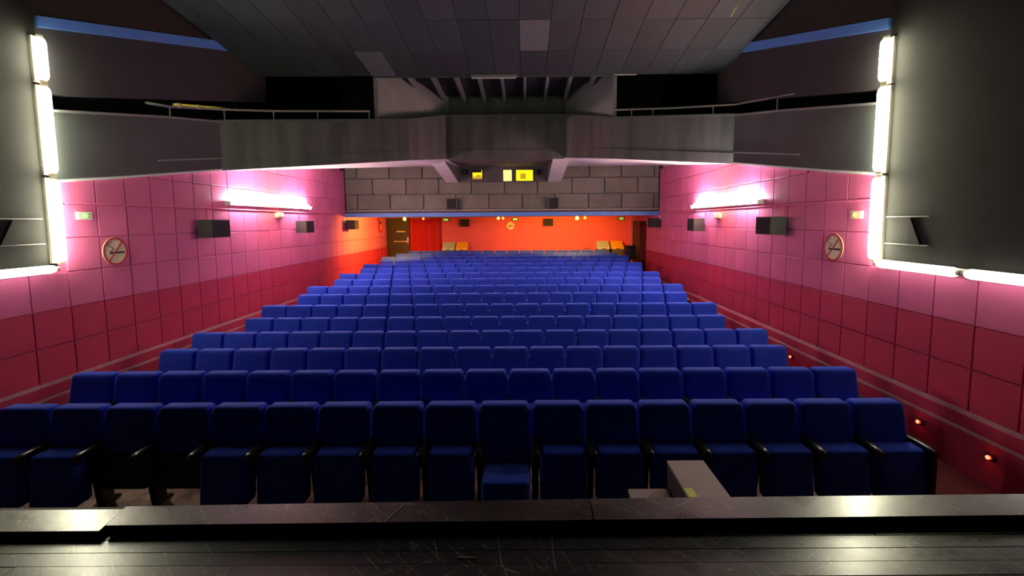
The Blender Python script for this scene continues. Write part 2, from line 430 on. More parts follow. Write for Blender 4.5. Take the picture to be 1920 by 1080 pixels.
def curtain(name, p0, p1, z0f, z1, folds, amp, m, label, group=None, n=90):
    """hanging cloth with folds between two plan points"""
    ax, ay = p0; bx, by = p1
    L_ = math.hypot(bx - ax, by - ay); ux, uy = (bx - ax) / L_, (by - ay) / L_; px, py = -uy, ux
    vs = []; fs = []; rows = 7
    ph = [random.uniform(-.5, .5) for _ in range(60)]
    for r in range(rows):
        t = r / (rows - 1)
        for i in range(n + 1):
            u = i / n; a = amp * (.55 + .45 * (1 - t)) * (math.sin(u * folds * 2 * PI + ph[int(u * 9)] * .0 + .6 * math.sin(u * 9)) + .35 * math.sin(u * folds * 3.7 * PI + 1 + t))
            x, y = ax + ux * u * L_ + px * a, ay + uy * u * L_ + py * a
            vs.append((x, y, z0f + (z1 - z0f) * t))
    k = len(vs)
    vs += [(v[0] + px * .012, v[1] + py * .012, v[2]) for v in vs]
    for r in range(rows - 1):
        for i in range(n):
            a = r * (n + 1) + i
            fs.append((a, a + 1, a + n + 2, a + n + 1)); fs.append((k + a, k + a + n + 1, k + a + n + 2, k + a + 1))
    for i in range(n):
        fs.append((i, k + i, k + i + 1, i + 1)); t_ = (rows - 1) * (n + 1) + i; fs.append((t_, t_ + 1, k + t_ + 1, k + t_))
    for r in range(rows - 1):
        a = r * (n + 1); fs.append((a, a + n + 1, k + a + n + 1, k + a)); b = a + n; fs.append((b, k + b, k + b + n + 1, b + n + 1))
    o = empty(name, ((ax + bx) / 2, (ay + by) / 2, z0f)); tag(o, label, 'curtain', group)
    c = mesh_obj('cloth', [(v[0] - o.location.x, v[1] - o.location.y, v[2] - o.location.z) for v in vs], fs, m, o, True)
    MB().tube([(ax - o.location.x, ay - o.location.y, z1 - z0f - .02), (bx - o.location.x, by - o.location.y, z1 - z0f - .02)], .015).build('curtain_rod', 'metal', o)
    return o
curtain('curtain', (-5.30, 21.17), (-3.88, 21.17), fz(21.2) - .005, H + .19, 6, .05, 'curtain_red', 'bright red pleated curtain on the back wall beside the black door')

# side exit recess in the right wall
mb = MB().box((XR + .2, 17.7, -.3), (XR + 1.4, 17.95, H + .2)); mb.box((XR + .2, 20.65, -.3), (XR + 1.4, 20.9, H + .2)); mb.box((XR + 1.2, 17.7, -.3), (XR + 1.4, 20.9, H + .2)); mb.box((XR + .2, 17.7, H - .0), (XR + 1.4, 20.9, H + .2))
struct(mb.build('wall_exit_recess', 'void_black'), 'dark recess behind the side exit opening', 'wall')
d2 = MB().cham((XR + .08, 19.28, fz(20) - .05), (XR + .14, 20.64, H - .02), .008).build('door_2', 'navy_door')
struct(d2, 'dark navy door leaf in the side exit beside the maroon curtain', 'door')
MB().box((XR + .06, 20.56, H - .5), (XR + .085, 20.60, H - .36)).build('door_handle', 'metal', d2)
curtain('curtain', (XR + .07, 18.05), (XR + .07, 19.30), fz(18.7) + .0, H - .02, 4, .035, 'curtain_maroon', 'dark maroon curtain hanging in the side exit beside navy door')

# ------------------------------------------------------------------ projection booth over the rear rows
bo = MB().box((XL - .2, 16.46, H + .22), (XR + .2, 21.5, H + .60)); bo.box((XL - .2, 16.46, H + .5), (XR + .2, 16.6, H + 2.3))
booth = struct(bo.build('wall_booth', 'block'), 'projection booth front of large grey stone blocks above the back rows', 'wall')
courses = [(.44, .985, -5.96), (.985, 1.55, -5.40), (1.55, 2.0, -5.96)]
BW = 1.183
for z0, z1, ph in courses:
    xs = [XL]
    k = ph
    while k - BW > XL + .1: k -= BW
    while k < XR - .05:
        if k > XL + .08: xs.append(k + random.uniform(-.03, .03))
        k += BW
    xs.append(XR)
    for a, b in zip(xs, xs[1:]):
        j0 = random.uniform(-.008, .008); j1 = random.uniform(-.008, .008)
        mb = MB().cham((a + .012, 16.385 + random.uniform(-.012, .008), H + z0 + .010 + j0), (b - .012, 16.475, H + z1 - .010 + j1), .018)
        mb.build('block', 'block', booth)
mb = MB().box((XL, 16.33, H + .395), (XR, 16.475, H + .43))
mb.build('ledge', 'ledge', booth)
MB().box((XL, 16.40, H + .32), (XR, 16.475, H + .40)).build('recessed_strip', 'booth_panel', booth)
MB().box((XL, 16.28, H + .185), (XR, 16.475, H + .325)).build('blue_fascia', 'blue_paint', booth)
MB().box((-2.34, 16.36, H + 1.40), (.86, 16.40, H + 2.02)).build('window_panel', 'booth_panel', booth)

def booth_window(name, x0, x1, z0, z1, glass, label, bits=()):
    o = MB().box((x0, 16.345, H + z0), (x1, 16.358, H + z1)).build(name, glass)
    struct(o, label, 'window')
    t = .018
    mb = MB().box((x0 - t, 16.325, H + z0 - t), (x0, 16.362, H + z1 + t)); mb.box((x1, 16.325, H + z0 - t), (x1 + t, 16.362, H + z1 + t))
    mb.box((x0, 16.325, H + z0 - t), (x1, 16.362, H + z0)); mb.box((x0, 16.325, H + z1), (x1, 16.362, H + z1 + t))
    mb.build('window_frame', 'booth_panel', o)
    for (a, b, c, d_, m_) in bits:
        MB().cham((a, 16.335, H + c), (b, 16.346, H + d_), .004).build('lit_shape', m_, o)
booth_window('window_1', -1.82, -1.48, 1.51, 1.83, 'window_yellow', 'small yellow lit projection window with a machine showing behind', [(-1.82, -1.48, 1.51, 1.60, 'window_shape'), (-1.82, -1.50, 1.74, 1.83, 'box_dark'), (-1.70, -1.52, 1.60, 1.66, 'window_shape')])
booth_window('window_2', -.72, -.43, 1.44, 1.82, 'window_bright', 'bright pale yellow projection window, the most glaring one')
booth_window('window_3', -.27, .33, 1.44, 1.82, 'window_yellow', 'wide yellow lit projection window with dim equipment behind', [(-.12, .08, 1.50, 1.70, 'window_shape')])
booth_window('window_4', -2.16, -1.97, 1.67, 1.86, 'black_hole', 'small black projection port beside the lone yellow window', [(-2.09, -2.06, 1.75, 1.79, 'fixture_white')])
booth_window('window_5', .47, .62, 1.66, 1.84, 'black_hole', 'small black projection port beside the wide yellow window')

# ------------------------------------------------------------------ balcony: front parapet, soffit, cheeks, void
#          plan x, depth, bottom, top (rel. to the eye)
FR = [(-6.40, 9.66, 1.12, 2.11), (-2.86, 11.6, 1.575, 2.535), (-2.18, 13.0, 1.785, 2.945), (1.21, 13.0, 1.80, 2.945), (2.19, 11.6, 1.58, 2.55), (4.85, 10.5, 1.29, 2.36)]
mb = MB(); T = .16
vs = []; fs = []
for (x, y, b, t) in FR:
    vs += [(x, y, H + b), (x, y, H + t), (x, y + T, H + t), (x, y + T, H + b)]
for i in range(len(FR) - 1):
    a = 4 * i; c = a + 4
    fs += [(a, c, c + 1, a + 1), (a + 1, c + 1, c + 2, a + 2), (a + 2, c + 2, c + 3, a + 3), (a + 3, c + 3, c, a)]
fs += [(0, 1, 2, 3), (23, 22, 21, 20)]
mb.add(vs, fs)
par = struct(mb.build('wall_balcony', 'charcoal'), 'charcoal balcony front stepping back in the middle above the soffit', 'wall')
def fr_normal(i):
    n = Vector((0, 0))
    for a, b in ((i - 1, i), (i, i + 1)):
        if a < 0 or b >= len(FR): continue
        d_ = Vector((FR[b][0] - FR[a][0], FR[b][1] - FR[a][1])).normalized(); n += Vector((d_.y, -d_.x))
    return n.normalized()
def strip(name, dz0, dz1, pr, m, top=False):
    for i in range(len(FR) - 1):
        (x0, y0, b0, t0), (x1, y1, b1, t1) = FR[i], FR[i + 1]
        n0, n1 = fr_normal(i) * pr, fr_normal(i + 1) * pr
        z0, z1 = ((t0, t1) if top else (b0, b1))
        MB().add([(x0 + n0.x, y0 + n0.y, H + z0 + dz0), (x1 + n1.x, y1 + n1.y, H + z1 + dz0), (x1 + n1.x, y1 + n1.y, H + z1 + dz1), (x0 + n0.x, y0 + n0.y, H + z0 + dz1),
                  (x0, y0 + .02, H + z0 + dz0), (x1, y1 + .02, H + z1 + dz0), (x1, y1 + .02, H + z1 + dz1), (x0, y0 + .02, H + z0 + dz1)],
                 [(0, 1, 2, 3), (7, 6, 5, 4), (0, 4, 5, 1), (1, 5, 6, 2), (2, 6, 7, 3), (3, 7, 4, 0)]).build(name, m, par)
strip('lower_band', -.02, .22, .035, 'charcoal')
strip('coping', -.01, .035, .03, 'charcoal_green', top=True)

# soffit
ST = [(-6.40, 2.0), (-3.6, 1.97), (-2.3, 1.96), (.86, 1.95), (2.6, 1.95), (4.85, 1.95)]
vs = []; fs = []
for (x, y, b, t), (xb, zb) in zip(FR, ST):
    vs += [(x, y + .01, H + b - .01), (xb, 16.42, H + zb), (x, y + .01, H + b + .10), (xb, 16.42, H + zb + .12)]
sw = []; sd = []
for i in range(5):
    a = 4 * i; c = a + 4
    q = [(a, a + 1, c + 1, c), (a + 2, c + 2, c + 3, a + 3), (a, c, c + 2, a + 2), (a + 1, a + 3, c + 3, c + 1), (a, a + 2, a + 3, a + 1), (c, c + 1, c + 3, c + 2)]
    (sd if i == 2 else sw).extend(q)
so_ = struct(mesh_obj('ceiling_soffit', vs, sw, 'soffit_white'), 'white sloping underside of the balcony', 'ceiling')
mesh_obj('middle_bay', vs, sd, 'booth_panel', so_)
for nm, x0, x1 in (('a', -2.78, -2.34), ('b', .86, 1.34)):
    prof = [(13.18, 1.845), (16.40, 1.405), (16.40, 2.02), (13.18, 2.02)]
    ch = MB().prism([(a, H + b) for a, b in prof], 'x', x0, x1).build('trim_1' if nm == 'a' else 'trim_2', 'soffit_white')
    struct(ch, 'white hanging beam beside the ' + ('lone yellow projection window' if nm == 'a' else 'wide yellow projection window'), 'beam')
    xi = x1 if nm == 'a' else x0; sg = 1 if nm == 'a' else -1
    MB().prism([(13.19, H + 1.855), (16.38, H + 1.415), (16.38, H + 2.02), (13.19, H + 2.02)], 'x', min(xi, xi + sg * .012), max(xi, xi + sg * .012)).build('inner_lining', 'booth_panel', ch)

# side gallery fronts
def gallery(s):
    side = 'left' if s < 0 else 'right'
    cd_ = 9.66 if s < 0 else 10.5
    zb = lambda d_: H + lerp(SOFF[s], d_)
    top = [(6.18, 1.50), (cd_ + .05, 2.11 if s < 0 else 2.36)]
    if s < 0: top = [(6.18, 1.50), (8.2, 1.87), (9.72, 2.11)]
    else: top = [(6.18, 1.52), (8.75, 2.03), (10.56, 2.36)]
    poly = [(6.18, zb(6.18) + .01)] + [(x, zb(x) + .01) for x in (7.2, 8.2, 9.0)] + [(cd_ + .06, zb(cd_))] + [(a, H + b) for a, b in reversed(top)]
    x0, x1 = wx(s, -.06), wx(s, .055)
    g = struct(MB().prism(poly, 'x', min(x0, x1), max(x0, x1)).build('wall_gallery_' + side, 'charcoal_green'),
               'grey side gallery front sloping down to the lit corner tubes ' + ('over the green indicator box' if s < 0 else 'over the yellow indicator box'), 'wall')
    # pale lower lip and a moulding line
    for dz0, dz1, pr, m_, nm in ((-.015, .02, .075, 'soffit_white', 'pale_lip'), (.23, .255, .07, 'edge_grey', 'moulding')):
        ds = [6.2, 7.2, 8.2, 9.0, cd_ + .03] if nm == 'pale_lip' else [8.0, cd_ + .03]
        for a, b in zip(ds, ds[1:]):
            p = [(a, zb(a) + dz0), (b, zb(b) + dz0), (b, zb(b) + dz1), (a, zb(a) + dz1)]
            q0, q1 = wx(s, .0), wx(s, pr)
            MB().prism(p, 'x', min(q0, q1), max(q0, q1)).build(nm, m_, g)
    for (a, za), (b, zb_) in zip(top, top[1:]):
        p = [(a, H + za - .005), (b, H + zb_ - .005), (b, H + zb_ + .03), (a, H + za + .03)]
        q0, q1 = wx(s, -.08), wx(s, .075)
        MB().prism(p, 'x', min(q0, q1), max(q0, q1)).build('coping', 'edge_grey', g)
    # upper panel hung from the ceiling, blue band on its head
    up = [(6.18, 1.74), (6.6, 1.80), (11.6, 2.99), (11.6, 3.68), (10.3, 3.88), (6.18, 2.70)]
    if s > 0: up = [(a, b - (.10 if b > 2 else .0)) for a, b in up]
    x0, x1 = wx(s, -.12), wx(s, .02)
    u = struct(MB().prism([(a, H + b) for a, b in up], 'x', min(x0, x1), max(x0, x1)).build('wall_upper_' + side, 'charcoal_upper'),
               'dark upper side panel with a blue band on its head ' + ('over the gallery with the yellow rod' if s < 0 else 'over the gallery opposite the yellow rod'), 'wall')
    p = [(up[5][0], H + up[5][1] - .12), (up[4][0] - .0, H + up[4][1] - .13), (up[4][0] - .12, H + up[4][1] + .02), (up[5][0], H + up[5][1] + .02)]
    q0, q1 = wx(s, .0), wx(s, .06)
    MB().prism(p, 'x', min(q0, q1), max(q0, q1)).build('blue_band', 'blue_paint', u)
    # brown-black wall from the blue band up to the ceiling
    p = [(6.18, H + up[5][1] + .0), (10.3, H + up[4][1]), (11.4, H + up[3][1]), (11.4, H + 4.2), (6.18, H + 5.2)]
    q0, q1 = wx(s, -.2), wx(s, -.02)
    MB().prism(p, 'x', min(q0, q1), max(q0, q1)).build('head_wall', 'brown_black', u)
for s in (-1, 1): gallery(s)

# dark balcony interior
mb = MB()
mb.box((-9.0, 6.0, H + .4), (-8.8, 17.0, H + 5.4)); mb.box((7.25, 6.0, H + .4), (7.45, 17.0, H + 5.4))
mb.box((-9.0, 16.6, H + 2.02), (7.45, 16.8, H + 5.4))
mb.box((-9.0, 5.98, H + .4), (XL - .28, 6.17, H + 5.4)); mb.box((XR + .28, 5.98, H + .4), (7.45, 6.17, H + 5.4))
struct(mb.build('wall_balcony_back', 'void_black'), 'black walls of the disused balcony', 'wall')
mb = MB()
mb.add([(-9, 6.1, H + .3), (XL - .02, 6.1, H + .3), (XL - .02, 16.7, H + 2.1), (-9, 16.7, H + 2.1), (-9, 6.1, H + .2), (XL - .02, 6.1, H + .2), (XL - .02, 16.7, H + 1.9), (-9, 16.7, H + 1.9)], [(0, 1, 2, 3), (7, 6, 5, 4), (0, 4, 5, 1), (1, 5, 6, 2), (2, 6, 7, 3), (3, 7, 4, 0)])
mb.add([(XR + .02, 6.1, H + .3), (7.4, 6.1, H + .3), (7.4, 16.7, H + 2.1), (XR + .02, 16.7, H + 2.1), (XR + .02, 6.1, H + .2), (7.4, 6.1, H + .2), (7.4, 16.7, H + 1.9), (XR + .02, 16.7, H + 1.9)], [(0, 1, 2, 3), (7, 6, 5, 4), (0, 4, 5, 1), (1, 5, 6, 2), (2, 6, 7, 3), (3, 7, 4, 0)])
struct(mb.build('floor_gallery', 'void_black'), 'dark sloping floor of the side galleries', 'floor')
mb = MB().box((-9, 13.8, H + 4.6), (7.45, 16.8, H + 4.8)); mb.box((-9, 11.35, H + 4.6), (7.45, 13.9, H + 4.8))
struct(mb.build('ceiling_void', 'void_black'), 'black ceiling over the disused balcony', 'ceiling')

# central channel: splayed grey cheeks, ribbed ceiling, end wall
for nm, a, b in (('left', (-3.55, 11.38, 2.40), (-2.20, 13.75, 2.80)), ('right', (2.25, 11.68, 2.40), (1.25, 13.75, 2.80))):
    t = .10 * (-1 if nm == 'left' else 1)
    vs = []
    for (x, y, z) in (a, b):
        vs += [(x, y, H + z), (x, y, H + 3.95), (x + t, y + .02, H + 3.95), (x + t, y + .02, H + z)]
    o = mesh_obj('wall_channel_' + nm, vs, [(0, 4, 5, 1), (1, 5, 6, 2), (2, 6, 7, 3), (3, 7, 4, 0), (0, 1, 2, 3), (7, 6, 5, 4)], 'grey_wall')
    struct(o, 'plain grey splayed wall above the balcony front ' + ('on the side of the black door' if nm == 'left' else 'on the side of the curtained exit'), 'wall')
struct(MB().box((-2.35, 13.75, H + 2.7), (1.38, 13.9, H + 4.0)).build('wall_channel_end', 'charcoal'), 'dark end wall above the middle of the balcony front', 'wall')
rc = struct(MB().add([(-3.7, 11.4, H + 3.86), (2.35, 11.4, H + 3.86), (2.35, 13.9, H + 3.66), (-3.7, 13.9, H + 3.66), (-3.7, 11.4, H + 3.96), (2.35, 11.4, H + 3.96), (2.35, 13.9, H + 3.8), (-3.7, 13.9, H + 3.8)],
    [(0, 1, 2, 3), (7, 6, 5, 4), (0, 4, 5, 1), (1, 5, 6, 2), (2, 6, 7, 3), (3, 7, 4, 0)]).build('ceiling_ribbed', 'charcoal_upper'), 'dark ribbed ceiling behind the tiled ceiling edge', 'ceiling')
for i in range(10):
    x = -3.49 + i * .59
    MB().add([(x - .035, 11.42, H + 3.66), (x + .035, 11.42, H + 3.66), (x + .035, 13.76, H + 3.49), (x - .035, 13.76, H + 3.49),
              (x - .035, 11.42, H + 3.90), (x + .035, 11.42, H + 3.90), (x + .035, 13.76, H + 3.72), (x - .035, 13.76, H + 3.72)],
             [(0, 3, 2, 1), (4, 5, 6, 7), (0, 1, 5, 4), (1, 2, 6, 5), (2, 3, 7, 6), (3, 0, 4, 7)]).build('rib', 'edge_grey' if False else 'grey_wall', rc)

# ------------------------------------------------------------------ tiled ceiling
CS = .140
def cz(y): return H + 3.54 + CS * (11.3 - y)
vs = []
for y in (0.4, 11.34):
    vs += [(-9, y, cz(y) + .035), (7.45, y, cz(y) + .035), (7.45, y, cz(y) + .25), (-9, y, cz(y) + .25)]
ce = struct(mesh_obj('ceiling', vs, [(0, 1, 5, 4), (3, 7, 6, 2), (0, 4, 7, 3), (1, 2, 6, 5), (0, 3, 2, 1), (4, 5, 6, 7)], 'ceiling_tile'), 'dark suspended ceiling of long tiles dipping towards the balcony', 'ceiling')
tw, tl = .6, 1.135
slope = math.atan(CS)
tl3 = tl / math.cos(slope)
tmb = MB().cham((.004, .004, -.010), (tw - .004, tl3 - .004, .036), .004)
t0 = tmb.build('tile', 'ceiling_tile'); tme = t0.data; bpy.data.objects.remove(t0)
for r in range(9):
    for c in range(-11, 9):
        x = -.06 + c * tw; y = 11.33 - (r + 1) * tl
        if x < XL - .3 or x + tw > XR + .6 or y < .4: continue
        o = bpy.data.objects.new('tile', tme); COL.objects.link(o); o.parent = ce
        o.location = (x, y, cz(y) + random.uniform(-.003, .003)); o.rotation_euler = (-slope, 0, 0)
        if (r, c) in ((1, 0), (0, -6)):
            o.data = tme.copy(); o.data.materials[0] = MATS['ceiling_tile_light']; o['label'] = 'paler grey ceiling tile'
MB().box((-3.62, 11.33, H + 3.50), (2.35, 11.40, H + 3.90)).build('edge_beam', 'edge_grey' if False else 'charcoal_green', ce)
MB().box((2.2, 11.31, H + 3.515), (2.75, 11.36, H + 3.545)).build('pale_edge', 'beige', ce)
f = empty('ceiling_tube_fixture', (-.70, 11.28, H + 3.50)); tag(f, 'unlit grey tube fixture on the edge of the tiled ceiling', 'light fixture')
MB().cham((-.56, -.03, -.035), (.56, .05, .03), .008).build('housing', 'grey_wall', f)
MB().tube([(-.53, 0, -.05), (.53, 0, -.05)], .018).build('tube', 'fixture_white', f)
# yellow cord ends hanging from the ceiling
o = MB().tube([(3.70, 8.0, cz(8) - .01), (3.66, 8.0, H + 3.68), (3.60, 7.99, H + 3.56), (3.52, 8.0, H + 3.42)], .008, 6).build('dangling_cord', 'yellow_rod', smooth=True)
tag(o, 'yellowish cord end dangling from the tiled ceiling near the blue band', 'cord')

# ------------------------------------------------------------------ stage with boards and raised lip
SZ = H - 1.602
st = struct(MB().box((-8.6, -1.5, SZ - .25), (7.2, 2.42, SZ - .022)).build('floor_stage', 'black_matte'), 'glossy black painted stage boards', 'floor')
y = 2.262; k = 0
while y > -1.4:
    wdt = .088 if k < 8 else .11
    x = -8.5
    cuts = [-8.5] + sorted(random.uniform(-6.5, 6) for _ in range(3)) + [7.1]
    for a, b in zip(cuts, cuts[1:]):
        if b - a < .3: continue
        MB().cham((a + .0015, y - wdt + .001, SZ - .024), (b - .0015, y - .001, SZ + random.uniform(-.0012, .0012)), .0015).build('plank', 'stage_black', st)
    y -= wdt; k += 1
lip = struct(MB().box((-8.5, 2.27, SZ - .24), (7.1, 2.40, SZ + .03)).build('trim_3', 'black_matte'), 'raised black board along the front edge of the stage', 'trim')
def lipboard(poly, dz):
    MB().prism(poly, 'z', SZ + .028, H - 1.55 + dz).build('board', 'stage_black', lip)
lipboard([(-8.5, 2.19), (-2.185, 2.19), (-2.215, 2.365), (-8.5, 2.355)], -.012)
lipboard([(-2.172, 2.215), (.35, 2.232), (.352, 2.412), (-2.202, 2.372)], 0)
lipboard([(.356, 2.232), (7.1, 2.275), (7.1, 2.455), (.358, 2.412)], .001)
MB().box((-8.5, 2.235, SZ - .002), (7.1, 2.275, SZ + .03)).build('board_edge', 'black_matte', lip)
struct(MB().box((-8.5, 2.36, 0), (7.1, 2.42, SZ - .2)).build('wall_stage_front', 'black_matte'), 'black front of the stage', 'wall')

# ------------------------------------------------------------------ cinema seats
BACK_TILT = math.radians(12)
def seat_meshes():
    P = {}
    # backrest pad
    lay = [(.085, .030), (.080, .008), (.065, 0), (-.040, 0), (-.056, .006), (-.063, .020), (-.065, .06)]
    mb = MB().rslab(.254, .305, .045, lay, 5, 0, 0, .02)
    mb.xf(Matrix.Translation((0, 0, .650)) @ Matrix(((1, 0, 0, 0), (0, 1, math.tan(BACK_TILT), 0), (0, 0, 1, 0), (0, 0, 0, 1))))
    P['back'] = mb.build('backrest', 'seat_blue')
    mb2 = MB(); mb2.v, mb2.f = list(mb.v), list(mb.f); P['back_pleated'] = mb2.build('backrest', 'seat_blue_pleated')
    # cushion tipped up: wedge pad
    lay = [(.095, .020), (.090, .005), (.07, 0), (-.06, 0), (-.088, .009), (-.096, .026)]
    mb = MB().rslab(.22, .25, .035, lay, 5)
    mb.xf(Matrix.Translation((.032, -.225, .355)) @ Matrix(((1, 0, 0, 0), (0, 1, .12, 0), (0, 0, 1, 0), (0, 0, 0, 1))))
    P['cush_up'] = mb.build('seat_cushion', 'seat_blue')
    mb = MB().rslab(.22, .225, .05, lay, 5)
    mb.xf(Matrix.Translation((.032, -.40, .385)) @ Matrix.Rotation(math.radians(84), 4, 'X'))
    P['cush_down'] = mb.build('seat_cushion', 'seat_blue')
    # long backrest of the seat whose cushion is down reaches to the cushion (same pad on a lower lining)
    lay = [(.03, .02), (.02, 0), (-.02, 0), (-.03, .02)]
    mb = MB().rslab(.225, .17, .03, lay, 4)
    mb.xf(Matrix.Translation((.032, -.11, .36)) @ Matrix.Rotation(-math.radians(10), 4, 'X')); P['lining'] = mb.build('lower_lining', 'seat_blue')
    mb3 = MB(); mb3.v, mb3.f = list(mb.v), list(mb.f); P['pan'] = mb3.build('seat_bracket', 'black_matte')
    # armrest: bar with a rounded, drooping nose
    prof = [(.02, .60), (.02, .635), (-.20, .645), (-.30, .640), (-.345, .625), (-.365, .595), (-.36, .565), (-.345, .545), (-.325, .55), (-.315, .585), (-.28, .60)]
    w_ = .034; n = len(prof); vs = []
    for xx, ins in ((-w_, .006), (-w_ * .7, 0), (w_ * .7, 0), (w_, .006)):
        cy = sum(p[0] for p in prof) / n; czz = .6
        for (py, pz) in prof:
            vs.append((xx, py + (ins if py < -.3 else 0), pz - (ins if pz > .6 else -ins)))
    fs = [tuple(range(n)), tuple(range(4 * n - 1, 3 * n - 1, -1))]
    for r in range(3):
        for i in range(n): fs.append((r * n + i, r * n + (i + 1) % n, (r + 1) * n + (i + 1) % n, (r + 1) * n + i))
    P['arm'] = mesh_obj('armrest', vs, fs, 'arm_black')
    # stand: upright plate on a foot
    prof = [(.06, 0), (.06, .02), (-.02, .05), (-.03, .61), (-.19, .61), (-.20, .50), (-.15, .05), (-.24, .02), (-.24, 0)]
    P['stand'] = MB().prism(prof, 'x', -.030, .030).build('stand', 'black_plastic')
    prof = [(.10, 0), (.09, .60), (-.30, .62), (-.345, .60), (-.36, .50), (-.37, 0)]
    P['end'] = MB().prism(prof, 'x', -.016, .016).build('end_panel', 'black_plastic')
    for k in ('back', 'back_pleated', 'cush_up', 'cush_down', 'lining'): 
        for p in P[k].data.polygons: p.use_smooth = True
    smooth_by_angle(P['arm'], 50)
    # small metal disc added to stand in for armrest highlights between the backs
    P['glint'] = MB().tube([(0, .0, .60), (0, -.008, .60)], .012, 8).build('arm_glint', 'glint_dot')
    return P
PM = seat_meshes()
def part(key, parent, x=0.0):
    o = bpy.data.objects.new(PM[key].name.split('.')[0], PM[key].data); COL.objects.link(o); o.parent = parent; o.location = (x, 0, 0); return o
ORD = 'first second third fourth fifth sixth seventh eighth ninth tenth eleventh twelfth thirteenth fourteenth fifteenth sixteenth seventeenth eighteenth'.split()
SP = .54
PLEAT_ROWS = (2,)
for n in range(16):
    y = 4.42 + 1.02 * n
    if n == 15: xr, cnt = 3.57, 16
    elif n % 2 == 0: xr, cnt = 3.838, 17
    else: xr, cnt = 4.108, 18
    for k in range(cnt):                                    # k counts from the curtained exit's wall
        x = xr - (k + .5) * SP
        o = empty('cinema_seat', (x, y, fz(y)))
        o.rotation_euler = (0, 0, random.uniform(-.006, .006))
        state = 'tipped-up'
        idx_left = cnt - 1 - k
        if n == 0 and idx_left == 9: state = 'lowered'
        if n == 0 and idx_left in (2, 3): state = 'no'
        part('back_pleated' if n == 2 or (n == 3 and random.random() < .3) else 'back', o)
        if state == 'tipped-up': part('cush_up', o)
        elif state == 'lowered': part('cush_down', o); part('lining', o)
        if state == 'no': part('pan', o)
        part('arm', o, -SP / 2 + .035); part('stand', o, -SP / 2 + .035)
        if 1 <= n <= 9: part('glint', o, -SP / 2 + .035)
        if k == 0: part('arm', o, SP / 2 + .0); part('end', o, SP / 2)
        if k == cnt - 1: part('end', o, -SP / 2 - .01)
        row = ORD[n] + ' row from the stage'
        if state == 'lowered': lab = 'blue cinema seat with its cushion lowered, in the front row by the stage'
        elif state == 'no': lab = 'blue seat without cushion, front row, %s from the curtained exit\'s wall' % ORD[k]
        else: lab = 'blue tip-up seat, %s, %s from the curtained exit\'s wall' % (row, ORD[k])
        tag(o, lab, 'seat', 'blue cinema seats, %s' % row)
for o in PM.values(): bpy.data.objects.remove(o)

# ------------------------------------------------------------------ tubes framing the black side boards
def tube_light(name, p0, p1, r, m, label, group, s):
    p0, p1 = Vector(p0), Vector(p1); c = (p0 + p1) / 2
    o = empty(name, c); tag(o, label, 'tube light', group)
    a, b = p0 - c, p1 - c; t = (b - a).normalized()
    e = .045
    pts = [a + t * e * .5, a + t * e, a + t * (e + .04), b - t * (e + .04), b - t * e, b - t * e * .5]
    mb = MB().tube(pts, [r * .55, r * .85, r, r, r * .85, r * .55], 14); mb.build('tube', m, o, True)
    for q, dr in ((a, 1), (b, -1)):
        MB().tube([q - t * .012 * dr, q + t * e * .55 * dr], r * .62, 10).build('end_cap', 'beige', o)
    # backing batten on the board
    off = Vector((s * (r + .022), 0, 0)); hw = r * .7
    if abs(t.z) > .5: MB().box((off.x - .02, -hw, a.z), (off.x + .02, hw, b.z) if b.z > a.z else (off.x + .02, hw, a.z)).build('batten', 'beige', o)
    else: MB().box((off.x - .02, min(a.y, b.y), -hw), (off.x + .02, max(a.y, b.y), hw)).build('batten', 'beige', o)
    return o
for s in (-1, 1):
    X = wx(s, .125); wh = 'by the wall with the black door' if s < 0 else 'by the wall with the curtained exit'
    G = 'tubes of the corner light frame ' + wh
    zs = [(-.52, .62, 'lowest'), (.66, 1.82, 'middle'), (1.86, 2.44, 'topmost')]
    if s > 0: zs = [(-.56, .57, 'lowest'), (.61, 1.74, 'middle'), (1.77, 2.35, 'topmost')]
    for z0, z1, w_ in zs:
        tube_light('fluorescent_tube', (X, 6.12, H + z0), (X, 6.12, H + z1), .062, 'neon', '%s upright glowing tube of the corner frame %s' % (w_, wh), G, s)
    y1 = 6.05
    for i, (a, b) in enumerate(((4.88, 6.06), (3.66, 4.84)) if s > 0 else ((4.88, 6.06),)):
        tube_light('fluorescent_tube', (X, b, H - .59), (X, a, H - .59), .055, 'neon_white', '%s level glowing tube from the frame\'s corner %s' % (('first', 'second')[i] if s > 0 else 'single', wh), G, s)

# ------------------------------------------------------------------ wall trays with three tubes
for s, y0, y1 in ((-1, 9.75, 13.45), (1, 9.20, 12.86)):
    X = wx(s, 0); zt = H + (.44 if s < 0 else .37)
    o = empty('wall_light_tray', (X, (y0 + y1) / 2, zt)); hl = (y1 - y0) / 2
    tag(o, 'long wall light tray with white and orange tubes on the wall ' + ('with the black door' if s < 0 else 'with the curtained exit'), 'wall light', 'tube light trays on the pink walls')
    n_ = -s
    MB().prism([(0.0, -.06), (n_ * .09, -.045), (n_ * .10, -.025), (0, -.02)], 'y', -hl, hl).build('tray', 'fixture_white', o)
    for e in (-hl, hl):
        MB().prism([(0.0, -.06), (n_ * .13, -.05), (n_ * .16, .03), (0, .05)], 'y', e - .008, e + .008).build('end_plate', 'fixture_white', o)
    for i, m_ in enumerate(('tube_pinkish', 'tube_orange', 'tube_pinkish')):
        a = -hl + .10 + i * (2 * hl - .2) / 3; b = a + (2 * hl - .2) / 3 - .03
        t = MB().tube([(n_ * .105, a, .03), (n_ * .105, a + .03, .03), (n_ * .105, b - .03, .03), (n_ * .105, b, .03)], [.035, .052, .052, .035], 12).build('tube', m_, o, True)
        t['label'] = 'orange glowing tube' if i == 1 else 'pinkish white glowing tube'

